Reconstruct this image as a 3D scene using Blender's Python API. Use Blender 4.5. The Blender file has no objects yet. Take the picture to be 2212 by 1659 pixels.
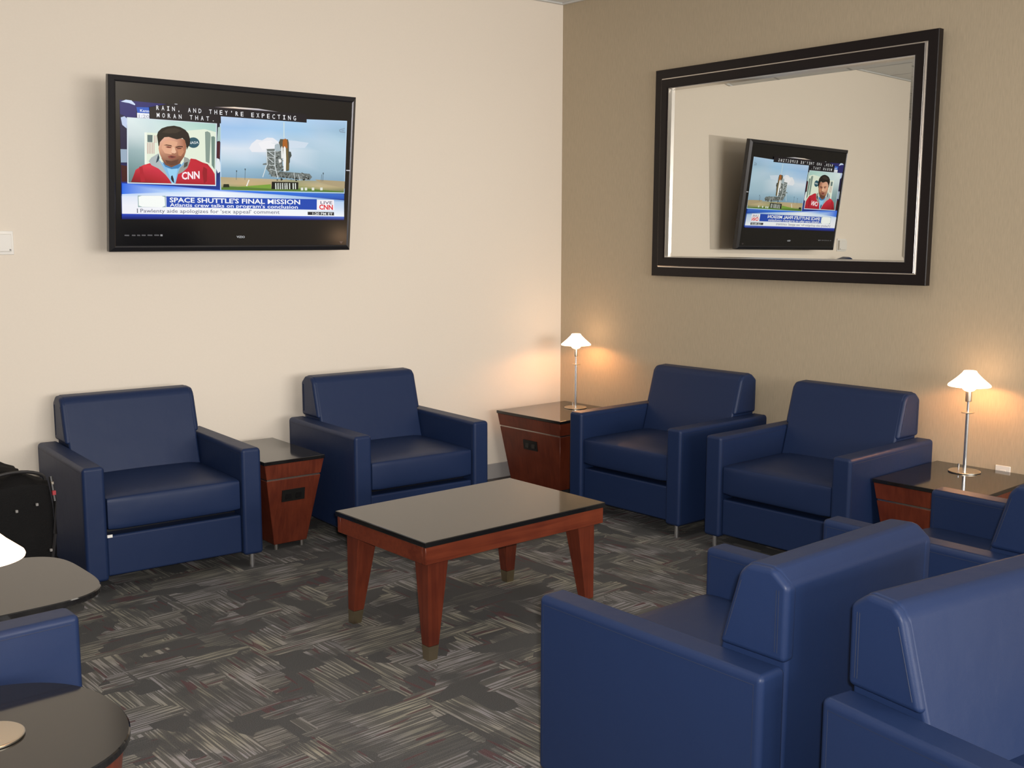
import bpy, bmesh, math, random
import numpy as np
from mathutils import Vector, Matrix, noise
random.seed(4)
PI = math.pi
scn = bpy.context.scene
COL = scn.collection

# ---------------------------------------------------------------- room numbers (metres)
WX, WY, CEIL = 0.893, 0.777, 3.095          # right wall plane x, television wall plane y, ceiling height
XL, YB = -8.6, -9.4                        # the far sides of the room, behind and left of the photographer
CAM = Vector((-4.2491, -4.5029, 1.5864)); YAW, PITCH, ROLL, F = 41.663, 7.7782, 0.0687, 2339.9
WR = math.radians(-3.2)                     # the television wall is not quite square to the mirror wall
def WA(u, n, z=0.): return (WX+u*math.cos(WR)+n*math.sin(WR), WY+u*math.sin(WR)-n*math.cos(WR), z)   # u along that wall from the corner, n out of it
SH = 0.4785                                # side table height

# ---------------------------------------------------------------- materials
def mat(name):
    m = bpy.data.materials.new(name); m.use_nodes = True
    nt = m.node_tree; b = nt.nodes['Principled BSDF']
    return m, nt, b
def nd(nt, t, **kw):
    n = nt.nodes.new(t)
    for k, v in kw.items(): setattr(n, k, v)
    return n
def simple(name, col, rough=.5, metal=0., spec=.5, bump=0., bscale=60., emit=None, estr=0., coat=0., var=0.):
    m, nt, b = mat(name)
    b.inputs['Base Color'].default_value = (*col, 1)
    b.inputs['Roughness'].default_value = rough
    b.inputs['Metallic'].default_value = metal
    b.inputs['Specular IOR Level'].default_value = spec
    b.inputs['Coat Weight'].default_value = coat
    if emit:
        b.inputs['Emission Color'].default_value = (*emit, 1); b.inputs['Emission Strength'].default_value = estr
    if bump or var:
        tc = nd(nt, 'ShaderNodeTexCoord'); nz = nd(nt, 'ShaderNodeTexNoise')
        nz.inputs['Scale'].default_value = bscale; nz.inputs['Detail'].default_value = 4
        nt.links.new(tc.outputs['Object'], nz.inputs['Vector'])
        if bump:
            bp = nd(nt, 'ShaderNodeBump'); bp.inputs['Strength'].default_value = bump; bp.inputs['Distance'].default_value = .01
            nt.links.new(nz.outputs['Fac'], bp.inputs['Height']); nt.links.new(bp.outputs['Normal'], b.inputs['Normal'])
        if var:
            mx = nd(nt, 'ShaderNodeMixRGB'); mx.inputs[1].default_value = (*[c*(1-var) for c in col], 1); mx.inputs[2].default_value = (*[min(1, c*(1+var)) for c in col], 1)
            nt.links.new(nz.outputs['Fac'], mx.inputs[0]); nt.links.new(mx.outputs[0], b.inputs['Base Color'])
    return m

def leather():
    m, nt, b = mat('navy_leather')
    b.inputs['Base Color'].default_value = (.0122, .0255, .077, 1)
    b.inputs['Roughness'].default_value = .43
    b.inputs['Specular IOR Level'].default_value = .27
    tc = nd(nt, 'ShaderNodeTexCoord')
    v = nd(nt, 'ShaderNodeTexVoronoi'); v.inputs['Scale'].default_value = 420; v.feature = 'DISTANCE_TO_EDGE'
    n2 = nd(nt, 'ShaderNodeTexNoise'); n2.inputs['Scale'].default_value = 9; n2.inputs['Detail'].default_value = 3
    nt.links.new(tc.outputs['Object'], v.inputs['Vector']); nt.links.new(tc.outputs['Object'], n2.inputs['Vector'])
    b1 = nd(nt, 'ShaderNodeBump'); b1.inputs['Strength'].default_value = .14; b1.inputs['Distance'].default_value = .0016
    b2 = nd(nt, 'ShaderNodeBump'); b2.inputs['Strength'].default_value = .10; b2.inputs['Distance'].default_value = .02
    nt.links.new(v.outputs['Distance'], b1.inputs['Height']); nt.links.new(n2.outputs['Fac'], b2.inputs['Height'])
    nt.links.new(b2.outputs['Normal'], b1.inputs['Normal']); nt.links.new(b1.outputs['Normal'], b.inputs['Normal'])
    return m

def wood(name, dark, light, sc=1., axis='Z'):
    m, nt, b = mat(name)
    tc = nd(nt, 'ShaderNodeTexCoord'); mp = nd(nt, 'ShaderNodeMapping')
    s = {'Z': (70, 70, 3), 'X': (3, 70, 70), 'Y': (70, 3, 70)}[axis]
    mp.inputs['Scale'].default_value = tuple(q*sc for q in s)
    nt.links.new(tc.outputs['Object'], mp.inputs['Vector'])
    n1 = nd(nt, 'ShaderNodeTexNoise'); n1.inputs['Scale'].default_value = 1; n1.inputs['Detail'].default_value = 5; n1.inputs['Distortion'].default_value = .6
    nt.links.new(mp.outputs[0], n1.inputs['Vector'])
    n2 = nd(nt, 'ShaderNodeTexNoise'); n2.inputs['Scale'].default_value = 7; n2.inputs['Detail'].default_value = 2
    nt.links.new(tc.outputs['Object'], n2.inputs['Vector'])
    ad = nd(nt, 'ShaderNodeMath', operation='ADD'); nt.links.new(n1.outputs['Fac'], ad.inputs[0]); nt.links.new(n2.outputs['Fac'], ad.inputs[1])
    cr = nd(nt, 'ShaderNodeMapRange'); cr.inputs['From Min'].default_value = .7; cr.inputs['From Max'].default_value = 1.3
    nt.links.new(ad.outputs[0], cr.inputs['Value'])
    mx = nd(nt, 'ShaderNodeMixRGB'); mx.inputs[1].default_value = (*dark, 1); mx.inputs[2].default_value = (*light, 1)
    nt.links.new(cr.outputs[0], mx.inputs[0]); nt.links.new(mx.outputs[0], b.inputs['Base Color'])
    b.inputs['Roughness'].default_value = .34
    return m

def wallpaper(name, col, strength=.1, fine=True):
    m, nt, b = mat(name)
    tc = nd(nt, 'ShaderNodeTexCoord')
    mp = nd(nt, 'ShaderNodeMapping'); mp.inputs['Scale'].default_value = (260, 260, 22) if fine else (90, 90, 90)
    nz = nd(nt, 'ShaderNodeTexNoise'); nz.inputs['Scale'].default_value = 1; nz.inputs['Detail'].default_value = 3
    nt.links.new(tc.outputs['Object'], mp.inputs[0]); nt.links.new(mp.outputs[0], nz.inputs['Vector'])
    mx = nd(nt, 'ShaderNodeMixRGB')
    mx.inputs[1].default_value = (*[c*(1-strength) for c in col], 1); mx.inputs[2].default_value = (*[min(1, c*(1+strength)) for c in col], 1)
    nt.links.new(nz.outputs['Fac'], mx.inputs[0]); nt.links.new(mx.outputs[0], b.inputs['Base Color'])
    bp = nd(nt, 'ShaderNodeBump'); bp.inputs['Strength'].default_value = .12; bp.inputs['Distance'].default_value = .002
    nt.links.new(nz.outputs['Fac'], bp.inputs['Height']); nt.links.new(bp.outputs[0], b.inputs['Normal'])
    b.inputs['Roughness'].default_value = .62; b.inputs['Specular IOR Level'].default_value = .3
    return m

def carpet():
    m, nt, b = mat('patterned_carpet')
    L = nt.links.new
    tc = nd(nt, 'ShaderNodeTexCoord')
    def mapping(scale, loc=(0, 0, 0), src=None):
        mp = nd(nt, 'ShaderNodeMapping'); mp.inputs['Scale'].default_value = scale; mp.inputs['Location'].default_value = loc
        L(src or tc.outputs['Object'], mp.inputs[0]); return mp.outputs[0]
    def nz(vec, detail=2., rough=.5, dist=0.):
        n = nd(nt, 'ShaderNodeTexNoise'); n.inputs['Scale'].default_value = 1; n.inputs['Detail'].default_value = detail
        n.inputs['Roughness'].default_value = rough; n.inputs['Distortion'].default_value = dist; L(vec, n.inputs['Vector']); return n.outputs['Fac']
    def rng(v, a, c, lo=0., hi=1.):
        r = nd(nt, 'ShaderNodeMapRange'); r.inputs['From Min'].default_value = a; r.inputs['From Max'].default_value = c
        r.inputs['To Min'].default_value = lo; r.inputs['To Max'].default_value = hi; L(v, r.inputs['Value']); return r.outputs[0]
    def math_(op, a, c):
        n = nd(nt, 'ShaderNodeMath', operation=op)
        for i, v in enumerate((a, c)):
            if isinstance(v, (int, float)): n.inputs[i].default_value = v
            else: L(v, n.inputs[i])
        return n.outputs[0]
    def mix(f, a, c):
        n = nd(nt, 'ShaderNodeMixRGB')
        for i, v in enumerate((f, a, c)):
            if isinstance(v, (int, float)): n.inputs[i].default_value = v
            elif isinstance(v, tuple): n.inputs[i].default_value = (*v, 1)
            else: L(v, n.inputs[i])
        return n.outputs[0]
    # blocks: two voronoi layers stretched along x and along y give overlapping rectangular patches
    def blocks(scale, loc):
        v = nd(nt, 'ShaderNodeTexVoronoi'); v.distance = 'CHEBYCHEV'; v.feature = 'F1'; v.inputs['Scale'].default_value = 1; v.inputs['Randomness'].default_value = .85
        L(mapping(scale, loc), v.inputs['Vector'])
        s = nd(nt, 'ShaderNodeSeparateColor'); L(v.outputs['Color'], s.inputs[0]); return s.outputs
    bx = blocks((4.2, 9.5, 1), (0, 0, 0)); by = blocks((9.5, 4.2, 1), (3.7, 1.3, 0))
    sel = blocks((5.2, 5.2, 1), (9.1, 4.4, 0))
    use_y = math_('GREATER_THAN', sel[0], .5)
    # stripes along x (vary with y) and along y (vary with x)
    sx = nz(mapping((4.2, 125, 1)), 1., .4); sy = nz(mapping((125, 4.2, 1)), 1., .4)
    lx = rng(sx, .49, .585); ly = rng(sy, .49, .585)
    ix = rng(bx[1], .22, .62); iy = rng(by[1], .22, .62)
    lines = mix(use_y, math_('MULTIPLY', lx, ix), math_('MULTIPLY', ly, iy))
    inten = mix(use_y, ix, iy)
    # gentle organic masking so patches fade like cut velvet
    mask = rng(nz(mapping((5, 5, 1), (2, 7, 0)), 2.), .32, .50)
    lines = math_('MULTIPLY', lines, mask)
    # wine red strokes
    rx = math_('MULTIPLY', math_('GREATER_THAN', nz(mapping((5.5, 52, 1), (5, 2, 0)), 0.), .68), math_('GREATER_THAN', bx[2], .45))
    ry = math_('MULTIPLY', math_('GREATER_THAN', nz(mapping((52, 5.5, 1), (1, 8, 0)), 0.), .68), math_('GREATER_THAN', by[2], .45))
    red = mix(use_y, rx, ry)
    hue = mix(rng(nz(mapping((3, 3, 1), (8, 8, 0)), 1.), .4, .6), (.37, .35, .37), (.40, .38, .30))
    ground = mix(math_('MULTIPLY', inten, mask), (.068, .068, .069), (.122, .118, .108))
    c = mix(lines, ground, hue)
    c = mix(math_('MULTIPLY', red, .85), c, (.105, .036, .044))
    # pile: fine loop rows
    pile = nz(mapping((420, 420, 1)), 2., .7)
    c = mix(rng(pile, .3, .7), mix(.42, c, (0, 0, 0)), mix(.16, c, (.5, .5, .5)))
    L(c, b.inputs['Base Color'])
    b.inputs['Roughness'].default_value = .95; b.inputs['Specular IOR Level'].default_value = .1
    bp = nd(nt, 'ShaderNodeBump'); bp.inputs['Strength'].default_value = .5; bp.inputs['Distance'].default_value = .004
    L(pile, bp.inputs['Height']); L(bp.outputs[0], b.inputs['Normal'])
    return m

def ceiling_tiles():
    m, nt, b = mat('ceiling_tiles')
    L = nt.links.new
    tc = nd(nt, 'ShaderNodeTexCoord'); mp = nd(nt, 'ShaderNodeMapping'); mp.inputs['Location'].default_value = (.26, .18, 0)
    L(tc.outputs['Object'], mp.inputs[0])
    br = nd(nt, 'ShaderNodeTexBrick'); br.offset = 0; br.squash = 1
    br.inputs['Scale'].default_value = 1; br.inputs['Mortar Size'].default_value = .011; br.inputs['Mortar Smooth'].default_value = 0
    br.inputs['Brick Width'].default_value = .61; br.inputs['Row Height'].default_value = .61
    br.inputs['Color1'].default_value = (.74, .74, .72, 1); br.inputs['Color2'].default_value = (.72, .72, .70, 1); br.inputs['Mortar'].default_value = (.46, .46, .45, 1)
    L(mp.outputs[0], br.inputs['Vector']); L(br.outputs['Color'], b.inputs['Base Color'])
    b.inputs['Roughness'].default_value = .9
    return m

M = {
 'leather': leather(),
 'thread': simple('dark_thread', (.012, .02, .05), .6),
 'chrome': simple('polished_chrome', (.86, .86, .88), .26, 1.),
 'brushed': simple('brushed_steel', (.66, .60, .50), .33, 1.),
 'brass': simple('brass_ferrule', (.50, .43, .30), .32, 1.),
 'cherry': wood('cherry_wood', (.085, .0150, .0075), (.150, .030, .013)),
 'stone': simple('polished_black_top', (.008, .008, .009), .07, 0., .78, coat=0.),
 'edge': simple('black_edge', (.009, .009, .012), .3),
 'plate': simple('black_plate', (.008, .008, .008), .35),
 'glide': simple('black_rubber', (.012, .012, .012), .6),
 'espresso': simple('espresso_wood', (.0065, .0032, .0038), .34, 0., .32, bump=.05, bscale=40),
 'silver': simple('silver_leaf', (.66, .62, .58), .28, 1.),
 'mirror': simple('mirror_glass', (.83, .83, .79), .0, 1.),
 'tvblack': simple('gloss_black_plastic', (.006, .006, .007), .12, 0., .6),
 'tvbevel': simple('lightened_gloss_bezel', (.055, .054, .060), .24, .7, .6),  # dark bezel, base colour lightened to carry the bright reflections on it
 'tvmatte': simple('matt_black_plastic', (.012, .012, .013), .5),
 'white': simple('white_plastic', (.80, .77, .72), .4),
 'grey': simple('grey_plastic', (.25, .24, .23), .5),
 'paper': simple('white_paper', (.85, .85, .82), .6),
 'bag': simple('black_nylon', (.0028, .0025, .0028), .7, 0., .2, bump=.35, bscale=300),
 'bagtrim': simple('black_webbing', (.012, .011, .012), .45, 0., .5),
 'bagred': simple('red_tag', (.35, .03, .04), .5),
 'wallA': wallpaper('cream_paint', (.82, .735, .63), .02, False),
 'wallB': wallpaper('taupe_wallcovering', (.465, .382, .272), .15, True),
 'wallC': simple('darkened_cream_paint', (.45, .41, .35), .7),  # for the unseen walls, darkened to cut the bounce light from them
 'base': simple('grey_vinyl_base', (.36, .34, .33), .5),
 'carpet': carpet(),
 'ceil': ceiling_tiles(),
 'trim': simple('ceiling_trim', (.60, .60, .58), .5),
}
def shade_mat():
    m, nt, b = mat('glowing_glass_shade')
    b.inputs['Base Color'].default_value = (.9, .85, .75, 1); b.inputs['Roughness'].default_value = .25
    b.inputs['Emission Color'].default_value = (1, .60, .33, 1); b.inputs['Emission Strength'].default_value = 6.5
    return m
M['shade'] = shade_mat()
def screen_mat():
    m, nt, b = mat('lit_screen')
    at = nd(nt, 'ShaderNodeAttribute'); at.attribute_name = 'Col'
    b.inputs['Base Color'].default_value = (.005, .005, .005, 1); b.inputs['Roughness'].default_value = .12
    nt.links.new(at.outputs['Color'], b.inputs['Emission Color']); b.inputs['Emission Strength'].default_value = 1.0
    return m
M['screen'] = screen_mat()

# ---------------------------------------------------------------- mesh helpers
def add_box(bm, x0, x1, y0, y1, z0, z1, mi=0, bev=0., seg=2):
    vs = [bm.verts.new(p) for p in ((x0,y0,z0),(x1,y0,z0),(x1,y1,z0),(x0,y1,z0),(x0,y0,z1),(x1,y0,z1),(x1,y1,z1),(x0,y1,z1))]
    fs = [bm.faces.new([vs[i] for i in f]) for f in ((0,3,2,1),(4,5,6,7),(0,1,5,4),(1,2,6,5),(2,3,7,6),(3,0,4,7))]
    for f in fs: f.material_index = mi
    if bev:
        es = list({e for f in fs for e in f.edges})
        r = bmesh.ops.bevel(bm, geom=es, offset=bev, segments=seg, profile=.5, affect='EDGES')
        for f in r['faces']: f.material_index = mi
    return vs
def add_hull8(bm, bot, top, z0, z1, mi=0, bev=0., seg=2):
    """frustum: bot/top = (x0,x1,y0,y1)"""
    def q(r, z): return [(r[0], r[2], z), (r[1], r[2], z), (r[1], r[3], z), (r[0], r[3], z)]
    vs = [bm.verts.new(p) for p in q(bot, z0)+q(top, z1)]
    fs = [bm.faces.new([vs[i] for i in f]) for f in ((0,3,2,1),(4,5,6,7),(0,1,5,4),(1,2,6,5),(2,3,7,6),(3,0,4,7))]
    for f in fs: f.material_index = mi
    if bev:
        es = list({e for f in fs for e in f.edges})
        r = bmesh.ops.bevel(bm, geom=es, offset=bev, segments=seg, profile=.5, affect='EDGES')
        for f in r['faces']: f.material_index = mi
def add_prism_x(bm, prof, x0, x1, mi=0, bev=0., seg=3):
    """profile in (y,z), extruded along x"""
    a = [bm.verts.new((x0, y, z)) for y, z in prof]; b = [bm.verts.new((x1, y, z)) for y, z in prof]
    n = len(prof); fs = [bm.faces.new(a), bm.faces.new(b[::-1])]
    for i in range(n): fs.append(bm.faces.new((a[i], b[i], b[(i+1) % n], a[(i+1) % n])))
    for f in fs: f.material_index = mi
    bmesh.ops.recalc_face_normals(bm, faces=fs)
    if bev:
        es = list({e for f in fs for e in f.edges})
        r = bmesh.ops.bevel(bm, geom=es, offset=bev, segments=seg, profile=.5, affect='EDGES')
        for f in r['faces']: f.material_index = mi
def add_lathe(bm, prof, c=(0, 0), n=32, mi=0, cap=True):
    rings = []
    for r, z in prof:
        rings.append([bm.verts.new((c[0]+r*math.cos(2*PI*i/n), c[1]+r*math.sin(2*PI*i/n), z)) for i in range(n)])
    for a, b in zip(rings, rings[1:]):
        for i in range(n):
            f = bm.faces.new((a[i], a[(i+1) % n], b[(i+1) % n], b[i])); f.material_index = mi
    if cap:
        f = bm.faces.new(rings[0][::-1]); f.material_index = mi
        f = bm.faces.new(rings[-1]); f.material_index = mi
def add_tube(bm, pts, r, n=8, mi=0, cap=True):
    pts = [Vector(p) for p in pts]; rings = []
    up = Vector((0, 0, 1))
    for i, p in enumerate(pts):
        t = (pts[min(i+1, len(pts)-1)] - pts[max(i-1, 0)]).normalized()
        s = t.cross(up)
        if s.length < 1e-3: s = t.cross(Vector((0, 1, 0)))
        s.normalize(); u = s.cross(t)
        rings.append([bm.verts.new(p + (s*math.cos(2*PI*k/n) + u*math.sin(2*PI*k/n))*r) for k in range(n)])
    for a, b in zip(rings, rings[1:]):
        for i in range(n):
            f = bm.faces.new((a[i], a[(i+1) % n], b[(i+1) % n], b[i])); f.material_index = mi
    if cap:
        for rr, s in ((rings[0], -1), (rings[-1], 1)):
            f = bm.faces.new(rr[::s]); f.material_index = mi
def obj(name, bm, mats, parent=None, smooth=True, angle=40, label=None):
    me = bpy.data.meshes.new(name)
    bmesh.ops.recalc_face_normals(bm, faces=bm.faces[:])
    bm.to_mesh(me); bm.free()
    for m in (mats if isinstance(mats, (list, tuple)) else [mats]): me.materials.append(m)
    if smooth:
        me.polygons.foreach_set('use_smooth', [True]*len(me.polygons))
        me.set_sharp_from_angle(angle=math.radians(angle))
    o = bpy.data.objects.new(name, me); COL.objects.link(o)
    if smooth:
        wn = o.modifiers.new('wn', 'WEIGHTED_NORMAL'); wn.keep_sharp = True; wn.weight = 80
    if parent: o.parent = parent
    if label: o['label'] = label
    return o
def thing(name, label, cat, loc=(0, 0, 0), rz=0., group=None):
    o = bpy.data.objects.new(name, None); COL.objects.link(o); o.empty_display_size = .1
    o.location = loc; o.rotation_euler = (0, 0, math.radians(rz)); o['label'] = label; o['category'] = cat
    if group: o['group'] = group
    return o
def struct(name, bm, m, smooth=False):
    o = obj(name, bm, m, None, smooth); o['kind'] = 'structure'; return o
def dup(root, loc, rz, label, group=None):
    kids = {}
    for o in bpy.data.objects:
        if o.parent: kids.setdefault(o.parent.name, []).append(o)
    r = root.copy(); COL.objects.link(r); r.location = loc; r.rotation_euler = (0, 0, math.radians(rz)); r['label'] = label
    if group: r['group'] = group
    for ch in kids.get(root.name, []):
        c = ch.copy(); COL.objects.link(c); c.parent = r
        for g in kids.get(ch.name, []):
            d = g.copy(); COL.objects.link(d); d.parent = c
    return r

# ---------------------------------------------------------------- the room
T = .12
def slab(name, x0, x1, y0, y1, z0, z1, m):
    bm = bmesh.new(); add_box(bm, x0, x1, y0, y1, z0, z1); return struct(name, bm, m)
slab('floor', XL-T, WX+T, YB-T, WY+.75, -.1, 0, M['carpet'])
slab('ceiling', XL-T, WX+T, YB-T, WY+.75, CEIL, CEIL+.1, M['ceil'])
def along_north(name, u0, u1, n0, n1, z0, z1, m, bev=0.):
    bm = bmesh.new(); add_box(bm, u0, u1, -n1, -n0, z0, z1, 0, bev, 1)
    o = struct(name, bm, m); o.location = (WX, WY, 0); o.rotation_euler = (0, 0, WR); return o
along_north('wall_north', XL-1.2, .12, -T, 0, -.1, CEIL, M['wallA'])
slab('wall_east', WX, WX+T, YB-T, WY, -.1, CEIL, M['wallB'])
slab('wall_west', XL-T, XL, YB-T, WY+.6, -.1, CEIL, M['wallC'])
# south wall with a wide window band
bm = bmesh.new()
add_box(bm, XL, WX, YB-T, YB, -.1, .9); add_box(bm, XL, WX, YB-T, YB, 2.6, CEIL)
add_box(bm, XL, -4.9, YB-T, YB, .9, 2.6); add_box(bm, .7, WX, YB-T, YB, .9, 2.6)
struct('wall_south', bm, M['wallC'])
bm = bmesh.new()
for x in (-4.9, -3.5, -2.13, -.76, .64): add_box(bm, x, x+.06, YB-.09, YB-.03, .9, 2.6)
add_box(bm, -4.9, .7, YB-.09, YB-.03, .9, .96); add_box(bm, -4.9, .7, YB-.09, YB-.03, 2.54, 2.6)
struct('window_1', bm, M['trim'])
# vinyl base along the walls, slim angle trim under the ceiling
def lbox(name, x0, x1, y0, y1, z0, z1, m, bev=.003):
    bm = bmesh.new(); add_box(bm, x0, x1, y0, y1, z0, z1, 0, bev, 1); return struct(name, bm, m)
along_north('baseboard_north', XL, -.0085, 0, .008, 0, .102, M['base'], .003)
lbox('baseboard_east', WX-.008, WX, YB, WY-.008, 0, .102, M['base'])
along_north('trim_1', XL, -.022, 0, .022, CEIL-.012, CEIL, M['trim'], .002)
lbox('trim_2', WX-.022, WX, YB, WY, CEIL-.012, CEIL, M['trim'])

# ---------------------------------------------------------------- armchairs
W, D, HA, AW, HS, HB, ZB = .824, .765, .589, .0968, .4464, .82, .070
def sag_box(bm, x0, x1, y0, y1, z0, z1, bev, crown, n=10, mi=0):
    """cushion: bevelled box whose top is crowned"""
    bm2 = bmesh.new(); add_box(bm2, x0, x1, y0, y1, z0, z1)
    bmesh.ops.subdivide_edges(bm2, edges=bm2.edges[:], cuts=n, use_grid_fill=True)
    cx, cy, cz = (x0+x1)/2, (y0+y1)/2, (z0+z1)/2; hx, hy, hz = (x1-x0)/2, (y1-y0)/2, (z1-z0)/2
    for v in bm2.verts:
        p = v.co - Vector((cx, cy, cz))
        q = Vector([max(-h+bev, min(h-bev, c)) for c, h in zip(p, (hx, hy, hz))])
        d = p - q
        if d.length > 1e-9:
            # project the border band on a rounded edge
            m = max(abs(d.x), abs(d.y), abs(d.z))
            d = d.normalized()*bev*(m/bev)
        p = q + d
        u, w = p.x/hx, p.y/hy
        if p.z > 0: p.z += crown*(1-u*u)*(1-w*w)*p.z/hz
        # front face puffs a little
        if p.y < 0: p.y -= crown*.6*(1-u*u)*(1-(p.z/hz)**2 if abs(p.z) < hz else 0)*(-p.y/hy)
        v.co = Vector((cx, cy, cz)) + p
    for f in bm2.faces: f.material_index = mi
    me = bpy.data.meshes.new('tmp'); bm2.to_mesh(me); bm2.free(); bm.from_mesh(me); bpy.data.meshes.remove(me)
def arm_mesh(sx, w=W, d=D):
    bm = bmesh.new()
    a, b = sorted((sx*w/2, sx*(w/2-AW)))
    # slightly pillowed upholstered slab
    prof_n = 8
    add_box(bm, a, b, -d/2, d/2-.004, ZB, HA-.004, 0, .016, 4)
    for v in bm.verts:
        if v.co.z > HA-.03:
            u = (v.co.x-(a+b)/2)/((b-a)/2); v.co.z += .005*(1-u*u)
    # top-stitched seams: along both long top edges and down the front and the rear
    for xx in (a+.0005, b-.0005):
        s = -1 if xx < (a+b)/2 else 1
        add_tube(bm, [(xx, -d/2+.02, HA-.026), (xx, d/2-.024, HA-.026)], .0011, 5, 1)
        add_tube(bm, [(xx, d/2-.026, ZB+.02), (xx, d/2-.026, HA-.026)], .0011, 5, 1)
        add_tube(bm, [(xx, -d/2+.02, ZB+.02), (xx, -d/2+.02, HA-.026)], .0011, 5, 1)
    return bm
def leg_bm(x, y, r=.0125, h=ZB+.004):
    bm = bmesh.new(); add_lathe(bm, [(r*1.0, 0), (r, h)], (x, y), 20); return bm
def back_bm(w=W):
    bm = bmesh.new(); xi = w/2-AW
    y1 = D/2
    add_prism_x(bm, [(y1-.33, .25), (y1-.012, .085), (y1-.002, HB-.035), (y1-.045, HB), (y1-.118, HB-.004), (y1-.142, HB-.028), (y1-.245, .44)], -xi+.001, xi-.001, 0, .012, 3)
    for s in (-1, 1):
        x0, x1 = sorted((s*(xi-.03), s*(xi+.013)))
        add_prism_x(bm, [(y1-.198, HA+.006), (y1-.002, HA+.006), (y1, HB-.038), (y1-.045, HB-.003), (y1-.118, HB-.007), (y1-.142, HB-.031)], x0, x1, 0, .015, 4)
        xs = s*(xi+.0135)
        for off in (.024, .031):
            add_tube(bm, [(xs, y1-off, HA+.03), (xs, y1-off, HB-.05)], .0011, 5, 1)
        add_tube(bm, [(xs, y1-.176, HA+.03), (xs, y1-.132, HB-.05)], .0011, 5, 1)
    return bm
CHAIRS = 'navy leather armchairs of the lounge'
def make_chair(name, label, loc, rz):
    t = thing(name, label, 'armchair', loc, rz, CHAIRS)
    for s in (-1, 1): obj('arm', arm_mesh(s), [M['leather'], M['thread']], t, angle=60)
    bm = bmesh.new(); sag_box(bm, -(W/2-AW)+.002, (W/2-AW)-.002, -D/2+.012, D/2-.17, .287, HS, .022, .012)
    obj('seat_cushion', bm, M['leather'], t, angle=60)
    bm = bmesh.new(); add_box(bm, -(W/2-AW)+.001, (W/2-AW)-.001, -D/2+.022, D/2-.34, .083, .268, 0, .010, 3)
    obj('front_panel', bm, M['leather'], t, angle=60)
    obj('backrest', back_bm(), [M['leather'], M['thread']], t, angle=60)
    bm = bmesh.new(); add_box(bm, -(W/2-AW)+.003, (W/2-AW)-.003, -D/2+.10, D/2-.1, .24, .30)
    obj('seat_deck', bm, M['plate'], t, smooth=False)  # deck made black so the gap below the cushion reads as shade
    for x in (-1, 1):
        for y in (-1, 1):
            obj('leg', leg_bm(x*(W/2-.045), y*(D/2-.045) if y > 0 else -(D/2-.04)), M['chrome'], t, label='short round chrome leg')
    return t
c1 = make_chair('armchair', 'navy leather armchair under the television, beside the black bag', (-2.1503, .4973, 0), -4.72)
bm = bmesh.new()
add_box(bm, -.314, -.292, -D/2+.014, -D/2+.0155, .262, .275)
obj('care_tag', bm, M['paper'], c1, smooth=False, label='small white tag poking out below the seat cushion')
c2 = make_chair('armchair', 'navy leather armchair against the cream wall, directly left of the corner table', (-.8478, .3526, 0), -4.69)
c3 = dup(c2, (.4695, -.5377, 0), -90.2, 'navy leather armchair below the mirror, next to the corner table with lamp')
c4 = dup(c2, (.4663, -1.5247, 0), -90.2, 'navy leather armchair below the right half of the mirror, left of the lamp table')
cA = dup(c2, (-1.8348, -2.7486, 0), 178.9, 'large foreground navy armchair seen from behind, its seat facing the coffee table')
cC = dup(c2, (-.5235, -2.8247, 0), 177.6, 'navy armchair at the right edge, mostly hidden behind two nearer chair backs')
cB = dup(c2, (-1.8983, -3.707, 0), -9.78, 'blue armchair in the bottom right corner turned toward the viewer, back to back with another')

# the seat between the two round tables, cut by the left edge of the photograph
tD = thing('armchair', 'blue leather armchair seen side-on at the left edge, between the two round black tables', 'armchair', (-3.262, -1.662, 0), 0, CHAIRS)
bm = bmesh.new(); add_box(bm, -.74, 0, 0, AW, ZB, HA-.004, 0, .016, 4)
for xx in (.0005, AW-.0005): add_tube(bm, [(-.71, xx, HA-.026), (-.024, xx, HA-.026)], .0011, 5, 1)
obj('arm', bm, [M['leather'], M['thread']], tD, angle=60)
bm = bmesh.new(); sag_box(bm, -.60, -.012, AW+.002, AW+.33, .287, HS-.012, .022, .006); obj('seat_cushion', bm, M['leather'], tD, angle=60)
bm = bmesh.new(); add_box(bm, -.55, -.02, AW+.001, AW+.331, .083, .28, 0, .01, 3); obj('front_panel', bm, M['leather'], tD, angle=60)
bm = bmesh.new()
add_box(bm, -.80, -.62, .02, AW+.33, .10, .80, 0, .03, 4); obj('backrest', bm, M['leather'], tD, angle=60)
for x in (-.045, -.70):
    for y in (.05, AW+.29): obj('leg', leg_bm(x, y), M['chrome'], tD, label='short round chrome leg')

# ---------------------------------------------------------------- coffee table
tl, tw, th = .9415, .6195, .4728
ct = thing('coffee_table', 'low rectangular coffee table, polished black top on tapered cherry wood legs, on the carpet', 'coffee table', (-1.4527, -1.1142, 0), -.81)
bm = bmesh.new(); add_box(bm, -tl/2, tl/2, -tw/2, tw/2, th-.021, th, 0, .0025, 2)
obj('tabletop', bm, M['stone'], ct, smooth=False, label='polished black reflecting top')
bm = bmesh.new()
x, y, z0, z1, tk = tl/2-.006, tw/2-.006, .384, th-.021, .022
add_box(bm, -x, x, -y, -y+tk, z0, z1, 0, .002, 1); add_box(bm, -x, x, y-tk, y, z0, z1, 0, .002, 1)
add_box(bm, -x, -x+tk, -y+tk, y-tk, z0, z1, 0, .002, 1); add_box(bm, x-tk, x, -y+tk, y-tk, z0, z1, 0, .002, 1)
obj('apron', bm, wood('cherry_wood_rail', (.095, .0165, .0075), (.165, .034, .014), 1, 'X'), ct)
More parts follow.
